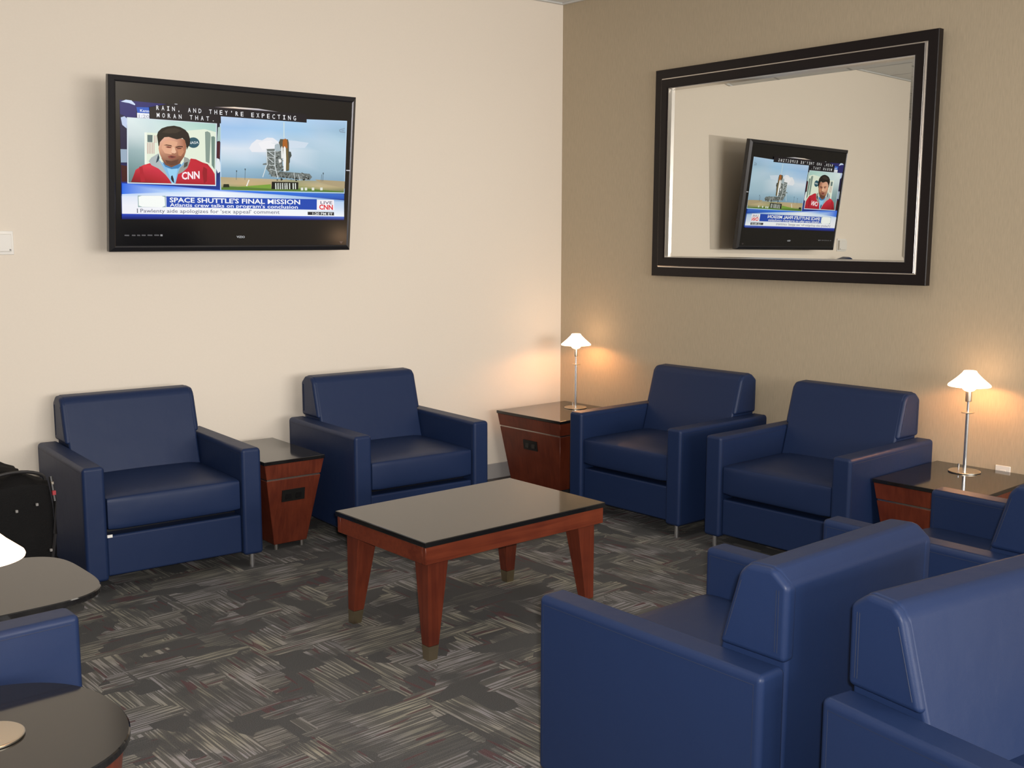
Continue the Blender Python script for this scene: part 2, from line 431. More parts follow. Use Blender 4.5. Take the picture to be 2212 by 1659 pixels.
for sx in (-1, 1):
    for sy in (-1, 1):
        def rect(top, bx, by):
            ox, oy = sx*(tl/2-.034), sy*(tw/2-.030)
            ix, iy = ox-sx*bx, oy-sy*by
            return (min(ox, ix), max(ox, ix), min(oy, iy), max(oy, iy))
        bm = bmesh.new()
        zt = z1-.001
        k = lambda z: (.040+(.098-.040)*(z/.40), .038+(.088-.038)*(z/.40))
        top = k(.40); bot = k(.056); ft = k(.0)
        add_hull8(bm, rect(0, *bot), rect(0, *top), .056, z0+.012, 0, .003, 2)
        lg = obj('leg', bm, M['cherry'], ct)
        bm = bmesh.new(); add_hull8(bm, rect(0, *ft), rect(0, *k(.0555)), 0, .0558, 0, .002, 2)
        obj('ferrule', bm, M['brass'], lg, label='brass foot cap')

# ---------------------------------------------------------------- tapered side tables
def side_table(label, loc, rz, wx, wy, inset, plates, feet=True):
    """square tapered cabinet; plates = faces carrying a black plate: list of '-y' / '-x'"""
    t = thing('side_table', label, 'side table', loc, rz, 'tapered cherry side tables')
    hx, hy = wx/2, wy/2
    bm = bmesh.new(); add_box(bm, -hx, hx, -hy, hy, SH-.018, SH, 0, .002, 2); obj('tabletop', bm, M['stone'], t, smooth=False, label='polished black top')
    zt, zg, zb = SH-.018, .380, .030
    def ins(z): return .004+inset*(zt-z)/(zt-zb)
    def r(z, e=0.): k = ins(z)+e; return (-hx+k, hx-k, -hy+k, hy-k)
    bm = bmesh.new(); add_hull8(bm, r(zg+.004), r(zt), zg+.004, zt, 0, .002, 1); obj('drawer_band', bm, M['cherry'], t)
    bm = bmesh.new(); add_hull8(bm, r(zg-.004, .004), r(zg+.004, .004), zg-.004, zg+.004); obj('metal_inlay', bm, M['silver'], t, smooth=False, label='thin silver line below the top band')
    bm = bmesh.new(); add_hull8(bm, r(zb), r(zg-.004), zb, zg-.004, 0, .002, 1); body = obj('cabinet_body', bm, M['cherry'], t)
    bm = bmesh.new()
    bm2 = None
    for x in (-1, 1):
        for y in (-1, 1):
            b = r(zb, .02); xx = b[1]*x; yy = b[3]*y
            f = bmesh.new(); add_lathe(f, [(.012, 0), (.012, zb+.002)], (xx, yy), 14); obj('glide', f, M['silver'], t, label='small metal glide')
    bm.free()
    for p in plates:
        bm = bmesh.new(); zc, zh, ph = .288, .031, .063
        sl = inset/(zt-zb)
        for (dx, dz, q, mi) in ((ph, zh, .004, 0),):
            if p == '-y':
                yb = lambda z: -hy+ins(z)
                pts = [(-dx, zc-dz), (dx, zc-dz), (dx, zc+dz), (-dx, zc+dz)]
                vs = [bm.verts.new((a, yb(z)-.004, z)) for a, z in pts]+[bm.verts.new((a, yb(z)+.003, z)) for a, z in pts]
            else:
                xb = lambda z: -hx+ins(z)
                pts = [(-dx, zc-dz), (dx, zc-dz), (dx, zc+dz), (-dx, zc+dz)]
                vs = [bm.verts.new((xb(z)-.004, a, z)) for a, z in pts]+[bm.verts.new((xb(z)+.003, a, z)) for a, z in pts]
            for f in ((0,1,2,3),(7,6,5,4),(0,4,5,1),(1,5,6,2),(2,6,7,3),(3,7,4,0)): bm.faces.new([vs[i] for i in f])
        pl = obj('outlet_plate', bm, M['plate'], body, smooth=False, label='small black power outlet plate')
        for s in (-1, 1):
            c = s*.028; bm = bmesh.new()
            if p == '-y': add_box(bm, c-.016, c+.016, yb(zc)-.0055, yb(zc)-.002, zc-.018, zc+.018, 0, .001, 1)
            else: add_box(bm, xb(zc)-.0055, xb(zc)-.002, c-.016, c+.016, zc-.018, zc+.018, 0, .001, 1)
            obj('socket', bm, M['tvblack'], body)
    return t
side_table('narrow tapered cherry side table between the two armchairs below the television', (-1.497, .505, 0), -3.5, .335, .60, .072, ['-y'])
side_table('square tapered cherry table in the room corner, holding a lit lamp', (.548, .402, 0), 0, .61, .586, .062, ['-x'])
side_table('square tapered cherry table at the right, holding a lit lamp beside the white wall outlet', (.560, -2.202, 0), 0, .61, .508, .062, [])

# ---------------------------------------------------------------- round tables at the left edge
def squircle(bm, prof, e, n=96):
    """stack of rounded-square rings: prof = (half width, z)"""
    rings = []
    for r, z in prof:
        ring = []
        for i in range(n):
            a = 2*PI*i/n; c, q = math.cos(a), math.sin(a); k = r/((abs(c)**e+abs(q)**e)**(1/e))
            ring.append(bm.verts.new((k*c, k*q, z)))
        rings.append(ring)
    for a, b in zip(rings, rings[1:]):
        for i in range(n): bm.faces.new((a[i], a[(i+1) % n], b[(i+1) % n], b[i]))
    bm.faces.new(rings[0][::-1]); bm.faces.new(rings[-1])
def round_table(label, x, y, r, e, d0, d1):
    t = thing('round_table', label, 'side table', (x, y, 0), 0, 'round-edged black topped tables')
    bm = bmesh.new(); squircle(bm, [(r-.004, SH-.022), (r, SH-.017), (r, SH-.003), (r-.003, SH)], e); obj('tabletop', bm, M['stone'], t, angle=20, label='polished black round-edged top')
    bm = bmesh.new(); squircle(bm, [(d1, .03), (d0, SH-.0215)], e); obj('drum', bm, M['cherry'], t, angle=30, label='tapered cherry wood drum')
    bm = bmesh.new(); squircle(bm, [(d1-.02, 0), (d1-.02, .031)], e); obj('plinth', bm, M['glide'], t)
    return t
round_table('round-cornered black-topped table in front of the black bag, farther of the two at left', -3.272, -.928, .289, 3.6, .19, .13)
round_table('round-edged black-topped cherry table in the bottom left corner, with a lamp on it', -3.627, -2.030, .309, 2.35, .296, .245)

# ---------------------------------------------------------------- table lamps
def make_lamp(label, loc, rz=0.):
    t = thing('table_lamp', label, 'lamp', loc, rz, 'slim steel lamps with glowing glass shades')
    bm = bmesh.new(); add_lathe(bm, [(.071, 0), (.073, .002), (.073, .005), (.070, .007)], n=48); obj('base', bm, M['brushed'], t, label='round brushed metal base')
    bm = bmesh.new(); add_lathe(bm, [(.0085, .007), (.0085, .285), (.006, .288), (.006, .35)], n=20); p = obj('pole', bm, M['chrome'], t)
    bm = bmesh.new(); add_lathe(bm, [(.028, .284), (.029, .286), (.028, .288)], n=28); obj('ring', bm, M['brushed'], p)
    bm = bmesh.new(); add_lathe(bm, [(.0135, .338), (.0145, .341), (.0145, .385), (.012, .388)], n=24); obj('socket', bm, M['brushed'], t)
    bm = bmesh.new(); add_tube(bm, [(.02, .028, .006), (.02, .028, .034)], .0045, 12); obj('switch', bm, M['chrome'], t)
    bm = bmesh.new()
    prof = [(.092, .4115), (.095, .411), (.096, .414), (.094, .419), (.060, .448), (.034, .474), (.029, .483), (.026, .4845), (.0005, .485), (.0005, .4815), (.026, .481), (.031, .472), (.058, .444), (.090, .416), (.092, .4115)]
    add_lathe(bm, prof, n=48, cap=False)
    obj('lamp_shade', bm, M['shade'], t, angle=50, label='glowing white glass shade')
    bm = bmesh.new(); add_lathe(bm, [(.012, .386), (.022, .390), (.030, .398), (.032, .408)], n=32); obj('glass_cup', bm, M['shade'], t, label='small glowing glass cup under the shade')
    return t
L1 = make_lamp('lit table lamp on the corner table between the two walls', (.691, .427, SH), 20)
dup(L1, (.712, -2.163, SH), 20, 'lit table lamp at the right, standing on the square table beside the white outlet')
dup(L1, (-3.600, -2.026, SH), 20, 'lit table lamp cut by the left edge, standing on the bottom left round table')

# ---------------------------------------------------------------- wall mirror
ym0, ym1, zm0, zm1 = -1.864, -.058, 1.346, 2.572
tm = thing('wall_mirror', 'large rectangular wall mirror in a dark wood frame with silver lines', 'mirror', (WX-.012, (ym0+ym1)/2, (zm0+zm1)/2), -1.2)
tm.rotation_euler = (0, .006, math.radians(-1.2))
hy, hz = (ym1-ym0)/2, (zm1-zm0)/2
def ring_frame(prof):
    """prof: list of (inset from outer edge, depth off the wall)"""
    bm = bmesh.new(); loops = []
    for s, d in prof:
        loops.append([bm.verts.new((-d, y, z)) for y, z in ((-hy+s, -hz+s), (hy-s, -hz+s), (hy-s, hz-s), (-hy+s, hz-s))])
    n = len(loops)
    for k in range(n):
        a, b = loops[k], loops[(k+1) % n]
        for i in range(4): bm.faces.new((a[i], a[(i+1) % 4], b[(i+1) % 4], b[i]))
    return bm
obj('outer_frame', ring_frame([(0, .001), (0, .038), (.003, .041), (.053, .041), (.053, .001)]), M['espresso'], tm, angle=25)
obj('silver_inlay', ring_frame([(.053, .001), (.053, .0425), (.0575, .0425), (.0575, .001)]), M['silver'], tm, angle=25, label='thin silver line between the dark bands')
obj('step_fillet', ring_frame([(.0575, .001), (.0575, .041), (.0600, .055), (.0615, .056), (.0615, .001)]), M['silver'], tm, angle=25, label='silver stepped edge')
obj('inner_frame', ring_frame([(.0615, .001), (.0615, .056), (.068, .058), (.100, .056), (.113, .050), (.113, .001)]), M['espresso'], tm, angle=25)
obj('silver_sight_edge', ring_frame([(.113, .001), (.113, .051), (.1165, .050), (.1165, .001)]), M['silver'], tm, angle=25, label='thin silver bead round the glass')
bm = bmesh.new()
s0, s1, d0, d1 = .1165, .143, .0225, .0250
A = [bm.verts.new((-d0, y, z)) for y, z in ((-hy+s0, -hz+s0), (hy-s0, -hz+s0), (hy-s0, hz-s0), (-hy+s0, hz-s0))]
B = [bm.verts.new((-d1, y, z)) for y, z in ((-hy+s1, -hz+s1), (hy-s1, -hz+s1), (hy-s1, hz-s1), (-hy+s1, hz-s1))]
C0 = [bm.verts.new((-.004, y, z)) for y, z in ((-hy+s0, -hz+s0), (hy-s0, -hz+s0), (hy-s0, hz-s0), (-hy+s0, hz-s0))]
bm.faces.new(B); bm.faces.new(C0)
for i in range(4):
    bm.faces.new((A[i], A[(i+1) % 4], B[(i+1) % 4], B[i])); bm.faces.new((A[i], A[(i+1) % 4], C0[(i+1) % 4], C0[i]))
obj('mirror_glass', bm, M['mirror'], tm, smooth=False, label='mirror glass with a bevelled border')

# ---------------------------------------------------------------- television
TW, TH, tilt = 1.3484, .834, .118
tv = thing('television', 'large flat television on the cream wall, tilted down, showing a news broadcast', 'television', (-1.5196, .6652, 1.9207))
tv.rotation_euler = (tilt, 0, math.radians(-1.98))
# homography from the photograph's frame (used only to read off where things sit on the screen) to television millimetres
src = [(242.3, 158.9), (775.3, 210.3), (753.6, 543.0), (233.1, 544.0)]
dst = [(-TW/2, TH/2), (TW/2, TH/2), (TW/2, -TH/2), (-TW/2, -TH/2)]
Am = []; bv = []
for (u, v), (x, y) in zip(src, dst):
    Am.append([u, v, 1, 0, 0, 0, -u*x, -v*x]); bv.append(x)
    Am.append([0, 0, 0, u, v, 1, -u*y, -v*y]); bv.append(y)
hh = np.linalg.solve(np.array(Am, float), np.array(bv, float))
def H(u, v):
    w = hh[6]*u+hh[7]*v+1
    return ((hh[0]*u+hh[1]*v+hh[2])/w, (hh[3]*u+hh[4]*v+hh[5])/w)
Z1 = lambda a, b: H(220+a/3.8138, 140+b/3.8138)
Z4 = lambda a, b: H(250+a/7.541, 200+b/7.541)
Z5 = lambda a, b: H(250+a/4.1736, 400+b/4.1736)
Z6 = lambda a, b: H(460+a/7.1355, 230+b/7.1355)

bm = bmesh.new()
hw, hh2, bz = TW/2, TH/2, .030
def loop(i, y, dz=0): return [bm.verts.new((sx*(hw-i), y, sz*(hh2-i))) for sx, sz in ((-1, -1), (1, -1), (1, 1), (-1, 1))]
Ls = [loop(.004, .045), loop(0, .040), loop(0, .014), loop(.004, .010), loop(bz*.75, -.002), loop(bz, .002)]
for a, b in zip(Ls, Ls[1:]):
    for i in range(4): bm.faces.new((a[i], a[(i+1) % 4], b[(i+1) % 4], b[i]))
bm.faces.new(Ls[0]); bm.faces.new(Ls[-1])
obj('bezel', bm, M['tvbevel'], tv, angle=20, label='glossy dark bevelled bezel')
bm = bmesh.new(); add_box(bm, -hw+bz, hw-bz, .0006, .006, -hh2+bz, hh2-bz); obj('glass_front', bm, M['tvblack'], tv, smooth=False, label='glossy black front')
bm = bmesh.new(); add_hull8(bm, (-hw+.03, hw-.03, .045, .07), (-hw+.03, hw-.03, .045, .07), -hh2+.03, hh2-.03, 0, .01, 2)
add_box(bm, -.40, .40, .07, .10, -.28, .2, 0, .012, 2); obj('back_housing', bm, M['tvmatte'], tv)
bm = bmesh.new(); add_box(bm, -.20, .20, .10, .112, -.14, .14, 0, .002, 1)
add_box(bm, -.03, .03, .111, .236, -.10, .0, 0, .004, 1)
obj('mounting_bracket', bm, M['tvmatte'], tv)
# maker's mark, status icons, side mark
def lin(c): return tuple(((v/255)/12.92 if v/255 <= .04045 else ((v/255+.055)/1.055)**2.4) for v in c)
def text_mesh(s, bold=0., mono=False):
    cu = bpy.data.curves.new('t', 'FONT'); cu.body = s; cu.size = 1; cu.offset = bold; cu.resolution_u = 2
    o = bpy.data.objects.new('t', cu); COL.objects.link(o)
    bpy.context.view_layer.update()
    dg = bpy.context.evaluated_depsgraph_get()
    me = bpy.data.meshes.new_from_object(o.evaluated_get(dg)); bpy.data.objects.remove(o); bpy.data.curves.remove(cu)
    vs = [tuple(v.co) for v in me.vertices]; fs = [tuple(p.vertices) for p in me.polygons]
    bpy.data.meshes.remove(me); return vs, fs
class Screen:
    def __init__(s): s.v = []; s.f = []; s.c = []; s.lay = 0
    def poly(s, pts, col, fn=None, cols=None, step=True):
        """pts traced in a zoom frame fn; col 0..255; cols = one colour per vertex"""
        if step: s.lay += 1
        y = -.0002*s.lay*.35
        pts = [fn(*p) for p in pts] if fn else pts
        b = len(s.v); s.v += [(p[0], y, p[1]) for p in pts]; s.f.append(tuple(range(b, b+len(pts))))
        s.c += [lin(c) for c in (cols or [col]*len(pts))]
    def strip(s, edge_a, edge_b, cols_a, cols_b, fn):
        """quad strip between two polylines with colours: smooth gradients"""
        s.lay += 1; y = -.0002*s.lay*.35; b = len(s.v); n = len(edge_a)
        for p in edge_a+edge_b:
            q = fn(*p); s.v.append((q[0], y, q[1]))
        s.c += [lin(c) for c in cols_a+cols_b]
        for i in range(n-1): s.f.append((b+i, b+i+1, b+n+i+1, b+n+i))
    def grid(s, corners, rows, fn):
        """colour grid: corners TL,TR,BR,BL ; rows = list of rows of colours"""
        s.lay += 1; y = -.0002*s.lay*.35; b = len(s.v); R = len(rows); Cn = len(rows[0])
        for j in range(R):
            for i in range(Cn):
                u, v = i/(Cn-1), j/(R-1)
                p = [(corners[0][k]*(1-u)+corners[1][k]*u)*(1-v)+(corners[3][k]*(1-u)+corners[2][k]*u)*v for k in (0, 1)]
                q = fn(*p); s.v.append((q[0], y, q[1])); s.c.append(lin(rows[j][i]))
        for j in range(R-1):
            for i in range(Cn-1):
                a = b+j*Cn+i; s.f.append((a, a+1, a+Cn+1, a+Cn))
    def line(s, p0, p1, w, col, fn):
        d = Vector((p1[0]-p0[0], p1[1]-p0[1])); n = Vector((-d.y, d.x)).normalized()*w/2
        s.poly([(p0[0]+n.x, p0[1]+n.y), (p1[0]+n.x, p1[1]+n.y), (p1[0]-n.x, p1[1]-n.y), (p0[0]-n.x, p0[1]-n.y)], col, fn, step=False)
    def text(s, body, p0, p1, h, col, fn, bold=.0, step=True):
        """baseline from p0 to p1 in zoom frame, cap height h (zoom px)"""
        if step: s.lay += 1
        y = -.0002*s.lay*.35
        vs, fs = text_mesh(body, bold)
        x0 = min(v[0] for v in vs); x1 = max(v[0] for v in vs)
        caps, _ = text_mesh('H', bold); hc = max(v[1] for v in caps)
        b = len(s.v)
        for v in vs:
            u = (v[0]-x0)/(x1-x0); t = v[1]/hc
            q = fn(p0[0]+(p1[0]-p0[0])*u, p0[1]+(p1[1]-p0[1])*u - t*h); s.v.append((q[0], y, q[1])); s.c.append(lin(col))
        s.f += [tuple(b+i for i in f) for f in fs]
    def build(s, name, m, parent, y0=0., label=None):
        me = bpy.data.meshes.new(name); me.from_pydata([(v[0], v[1]+y0, v[2]) for v in s.v], [], s.f)
        ca = me.color_attributes.new('Col', 'FLOAT_COLOR', 'POINT')
        for i, c in enumerate(s.c): ca.data[i].color = (*c, 1)
        me.materials.append(m); o = bpy.data.objects.new(name, me); COL.objects.link(o); o.parent = parent
        if label: o['label'] = label
        return o
S = Screen()
# picture ground: dark navy, side graphics
S.grid([(165, 285), (2030, 465), (1980, 1275), (155, 1268)], [[(18, 20, 60), (22, 20, 40), (14, 12, 22), (14, 12, 22)], [(22, 20, 60), (20, 14, 26), (14, 12, 20), (12, 10, 20)], [(20, 60, 190), (20, 60, 190), (30, 90, 210), (30, 70, 170)]], Z1)
S.poly([(165, 285), (290, 296), (400, 307), (640, 330), (640, 342), (300, 345), (296, 430), (215, 425), (165, 400)], (34, 34, 104), Z1)
S.poly([(175, 300), (215, 284), (262, 290), (292, 322), (288, 330), (240, 312)], (205, 220, 245), Z1)
S.poly([(300, 345), (404, 347), (404, 397), (306, 392)], (40, 90, 190), Z1)
S.poly([(304, 392), (404, 398), (404, 440), (304, 432)], (235, 238, 246), Z1)
S.text('Kenn', (330, 384), (403, 389), 22, (240, 245, 255), Z1, .01)
S.text('1:20', (318, 432), (404, 437), 26, (150, 155, 170), Z1)
S.poly([(170, 430), (200, 420), (222, 440), (215, 520), (180, 490)], (190, 205, 235), Z1)
S.poly([(160, 690), (212, 692), (210, 800), (160, 800)], (150, 170, 190), Z1)
S.poly([(160, 820), (212, 830), (212, 960), (160, 960)], (60, 12, 18), Z1)
S.poly([(612, 318), (636, 320), (632, 334), (618, 330)], (230, 235, 245), Z1)
# streak of light above the captions
S.strip([(940, 345), (1100, 345), (1300, 360), (1500, 392)], [(940, 350), (1100, 358), (1300, 378), (1500, 396)], [(60, 60, 90), (255, 240, 220), (220, 215, 215), (40, 35, 70)], [(40, 30, 60), (220, 190, 170), (120, 120, 150), (20, 16, 40)], Z1)
# ---- right picture: launch pad
P6 = [(135, 150), (2075, 215), (2010, 1340), (105, 1290)]
S.poly([(122, 140), (2082, 222), (2016, 1350), (96, 1300)], (185, 215, 240), Z6)
S.grid([(137, 150), (2068, 232), (2008, 1330), (112, 1282)], [
 [(186, 208, 236), (176, 202, 234), (174, 206, 238), (172, 208, 238), (172, 202, 232), (168, 198, 226)],
 [(158, 194, 234), (158, 196, 234), (164, 202, 236), (160, 200, 232), (168, 198, 222), (150, 186, 210)],
 [(170, 202, 236), (176, 206, 236), (190, 214, 236), (176, 204, 224), (184, 208, 226), (176, 206, 222)],
 [(216, 226, 238), (214, 226, 238), (226, 230, 238), (204, 220, 232), (178, 204, 220), (178, 206, 222)],
 [(192, 214, 228), (196, 216, 232), (176, 202, 220), (196, 214, 228), (170, 198, 214), (166, 196, 212)],
 [(150, 184, 208), (148, 184, 206), (140, 176, 196), (156, 188, 206), (158, 188, 206), (158, 188, 206)],
 [(128, 164, 188), (128, 164, 188), (120, 156, 180), (128, 164, 186), (136, 168, 190), (132, 164, 186)],
 [(120, 150, 172), (120, 150, 172), (120, 150, 172), (120, 150, 172), (124, 152, 174), (124, 152, 174)]], Z6)
S.poly([(560, 640), (600, 570), (680, 505), (760, 520), (840, 478), (930, 482), (1010, 540), (1040, 620), (960, 700), (600, 700)], (232, 234, 240), Z6)
S.poly([(700, 560), (800, 530), (900, 520), (960, 580), (940, 660), (760, 670)], (240, 240, 243), Z6)
S.poly([(1150, 520), (1280, 530), (1480, 560), (1420, 640), (1180, 640)], (206, 220, 234), Z6)
S.grid([(108, 1085), (2025, 1170), (2008, 1330), (112, 1282)], [[(176, 162, 128), (190, 172, 138), (186, 170, 140), (150, 150, 120), (168, 162, 134), (130, 140, 150)], [(186, 172, 134), (198, 172, 128), (190, 168, 120), (160, 160, 110), (196, 178, 136), (176, 160, 120)], [(96, 120, 60), (110, 140, 60), (120, 150, 60), (110, 140, 70), (100, 130, 60), (90, 110, 70)]], Z6)
S.poly([(2026, 1160), (1560, 1130), (1640, 1180), (2020, 1270)], (172, 156, 122), Z6)
S.poly([(350, 1240), (880, 1200), (880, 1265), (360, 1262)], (120, 160, 60), Z6)
S.poly([(112, 1250), (240, 1230), (900, 1270), (1400, 1270), (2008, 1320), (2008, 1334), (112, 1284)], (88, 124, 52), Z6)
S.poly([(150, 1195), (232, 1195), (240, 1245), (140, 1245)], (26, 36, 20), Z6)
S.poly([(495, 1225), (535, 1130), (552, 1132), (512, 1232)], (235, 235, 225), Z6)
S.poly([(895, 1160), (1305, 1170), (1300, 1285), (885, 1275)], (14, 18, 14), Z6)
for x in (945, 980, 1015, 1050, 1088, 1118): S.poly([(x, 1185), (x+18, 1178), (x+20, 1278), (x, 1278)], (232, 240, 228), Z6, step=False)
S.lay += 1
for x in (1160, 1215, 1250): S.poly([(x, 1185), (x+16, 1185), (x+16, 1278), (x, 1278)], (225, 232, 220), Z6, step=False)
for x in (1340, 1400, 1510, 1640): S.poly([(x, 1255), (x+38, 1255), (x+38, 1298), (x, 1298)], (222, 226, 214), Z6, step=False)
# rotating service structure
S.poly([(820, 655), (960, 650), (1060, 700), (1070, 960), (1010, 1000), (1480, 1040), (1520, 1090), (1480, 1140), (900, 1080), (850, 1010), (810, 960), (830, 900), (760, 900), (765, 880), (820, 870)], (110, 118, 116), Z6)
S.poly([(955, 590), (1000, 570), (1060, 600), (1070, 690), (950, 690)], (170, 184, 190), Z6)
S.lay += 1
rnd = random.Random(8)
for i in range(150):
    x = rnd.uniform(835, 1065); y = rnd.uniform(680, 1080); w = rnd.uniform(8, 34); h = rnd.uniform(5, 22)
    g = rnd.choice((52, 66, 84, 140, 160))
    S.poly([(x, y), (x+w, y+1), (x+w, y+h), (x, y+h)], (g, g+6, g+2), Z6, step=False)
for i in range(90):
    x = rnd.uniform(960, 1480); y = rnd.uniform(1020, 1130); w = rnd.uniform(6, 26); h = rnd.uniform(6, 26)
    g = rnd.choice((40, 60, 90, 150, 165)) if y < 1075 else rnd.choice((20, 25, 30, 150))
    S.poly([(x, y), (x+w, y+1), (x+w, y+h), (x, y+h)], (g, g+5, g), Z6, step=False)
S.lay += 1
for a, b, w in (((825, 660), (830, 905), 12), ((820, 905), (755, 1090), 12), ((955, 670), (948, 905), 12), ((945, 900), (990, 1105), 12), ((860, 700), (950, 770), 9), ((840, 790), (930, 870), 9), ((830, 690), (950, 692), 8), ((835, 780), (950, 784), 8), ((900, 560), (985, 572), 6), ((860, 905), (960, 910), 8), ((870, 960), (960, 990), 7), ((1330, 1150), (1310, 1050), 7), ((1250, 1140), (1240, 1020), 7)):
    S.line(a, b, w, (214, 222, 224), Z6)
S.poly([(1040, 500), (1160, 505), (1172, 560), (1170, 900), (1165, 990), (1120, 1000), (1090, 700), (1050, 690), (1030, 590), (1015, 560)], (88, 84, 66), Z6)
S.poly([(1160, 690), (1200, 700), (1210, 760), (1185, 800), (1180, 860), (1160, 900)], (66, 74, 70), Z6)
S.poly([(1075, 560), (1085, 510), (1120, 492), (1145, 515), (1150, 600), (1160, 900), (1125, 980), (1120, 640), (1075, 620)], (168, 96, 34), Z6)
S.poly([(1120, 640), (1150, 640), (1160, 960), (1120, 990)], (112, 98, 62), Z6)
S.poly([(1085, 640), (1104, 608), (1122, 640), (1124, 800), (1114, 1002), (1082, 1002), (1078, 800)], (240, 240, 236), Z6)
S.poly([(1048, 640), (1062, 606), (1076, 640), (1076, 800), (1048, 800)], (232, 232, 228), Z6)
S.poly([(1005, 820), (1030, 806), (1050, 830), (1046, 860), (1012, 872)], (226, 228, 226), Z6)
S.lay += 1
S.line((1104, 240), (1098, 480), 9, (226, 232, 214), Z6)
for x, y in ((355, 990), (487, 960), (1690, 1030), (1665, 1050)): S.line((x, y), (x-8, 1130 if x < 600 else 1160), 6, (80, 96, 104), Z6)
for x, y in ((355, 995), (487, 968), (1692, 1036)): S.poly([(x-9, y-12), (x+9, y-12), (x+6, y+14), (x-6, y+14)], (60, 72, 78), Z6, step=False)
for a, b in (((1960, 360), (2040, 340)), ((1960, 360), (1968, 392)), ((1968, 392), (2046, 400)), ((1990, 375), (2030, 372))): S.line(a, b, 9, (126, 140, 156), Z6)
# ---- left picture: reporter
S.poly([(205, 392), (1660, 498), (1618, 1520), (182, 1470)], (214, 226, 236), Z4)
S.grid([(222, 405), (1645, 505), (1605, 1500), (200, 1455)], [
 [(222, 236, 236), (206, 226, 228), (188, 216, 214), (180, 216, 206), (170, 206, 198)],
 [(206, 220, 222), (206, 222, 222), (206, 226, 218), (200, 226, 212), (176, 212, 200)],
 [(150, 176, 180), (160, 186, 188), (206, 222, 212), (206, 226, 212), (190, 216, 206)],
 [(118, 150, 152), (130, 160, 162), (216, 226, 214), (212, 226, 210), (190, 210, 196)],
 [(96, 126, 128), (100, 130, 130), (206, 216, 204), (206, 216, 200), (170, 190, 176)]], Z4)
S.poly([(482, 640), (700, 655), (1460, 590), (1640, 640), (1600, 1400), (470, 1160)], (226, 236, 216), Z4)
S.poly([(482, 640), (520, 642), (505, 1160), (470, 1160)], (238, 244, 232), Z4)
S.poly([(528, 680), (612, 684), (606, 802), (525, 798)], (96, 116, 116), Z4)
S.lay += 1
for k in range(5): S.poly([(522+k*26, 806), (533+k*26, 806), (528+k*26, 990), (517+k*26, 988)], (196, 150, 146), Z4, step=False)
for k in (0, 1): S.poly([(634+k*28, 690), (645+k*28, 690), (642+k*28, 812), (631+k*28, 812)], (198, 156, 152), Z4, step=False)
S.poly([(1462, 636), (1500, 625), (1545, 650), (1552, 700), (1520, 1150), (1460, 1120)], (132, 152, 142), Z4)
S.poly([(1560, 712), (1600, 706), (1622, 722), (1600, 1250), (1555, 1180)], (112, 138, 128), Z4)
cx, cy, r = 1268, 810, 1.
S.poly([(cx+98*math.cos(a*PI/14), cy+86*math.sin(a*PI/14)) for a in range(28)], (34, 84, 100), Z4)
S.text('NASA', (1190, 832), (1352, 826), 40, (226, 236, 236), Z4, .01)
# jacket
RED = (206, 34, 58)
S.poly([(240, 1450), (290, 1330), (320, 1250), (440, 1175), (560, 1140), (760, 1240), (900, 1475)], RED, Z4, cols=[(120, 12, 24), (170, 20, 40), (206, 44, 66), (216, 50, 66), (214, 40, 60), (210, 44, 70), (180, 24, 44)])
S.poly([(940, 1478), (1000, 1320), (1050, 1250), (1180, 1120), (1220, 1068), (1300, 1080), (1400, 1130), (1490, 1160), (1560, 1250), (1600, 1320), (1604, 1500)], RED, Z4, cols=[(160, 20, 40), (206, 36, 60), (204, 38, 60), (196, 30, 50), (200, 34, 52), (190, 30, 50), (188, 28, 48), (170, 24, 44), (190, 30, 54), (214, 44, 66), (170, 24, 44)])
S.poly([(1420, 1200), (1480, 1240), (1470, 1440), (1420, 1480), (1400, 1300)], (150, 18, 36), Z4)
S.poly([(380, 1200), (430, 1190), (470, 1440), (400, 1450)], (176, 22, 44), Z4)
# shirt and collars
S.poly([(690, 1060), (760, 1150), (900, 1200), (1060, 1170), (1130, 1090), (1100, 1200), (1010, 1290), (960, 1475), (895, 1470), (860, 1400), (780, 1240)], (132, 186, 226), Z4)
S.poly([(830, 1230), (1000, 1230), (950, 1470), (900, 1470)], (150, 206, 240), Z4)
S.poly([(535, 1110), (580, 1050), (650, 1010), (700, 980), (690, 1060), (760, 1200), (870, 1420), (800, 1330), (690, 1230), (580, 1175)], (172, 182, 184), Z4)
S.poly([(650, 1140), (680, 1040), (700, 990), (712, 1060), (690, 1110)], (40, 66, 82), Z4)
S.poly([(1110, 1040), (1170, 1060), (1210, 1100), (1160, 1220), (1080, 1290), (990, 1330), (1040, 1220), (1100, 1160)], (152, 156, 150), Z4)
S.poly([(1110, 1140), (1170, 1120), (1160, 1190), (1100, 1220)], (74, 76, 70), Z4)
S.poly([(750, 1120), (900, 1200), (1050, 1150), (1060, 1180), (1010, 1230), (900, 1240), (800, 1200)], (60, 126, 180), Z4)
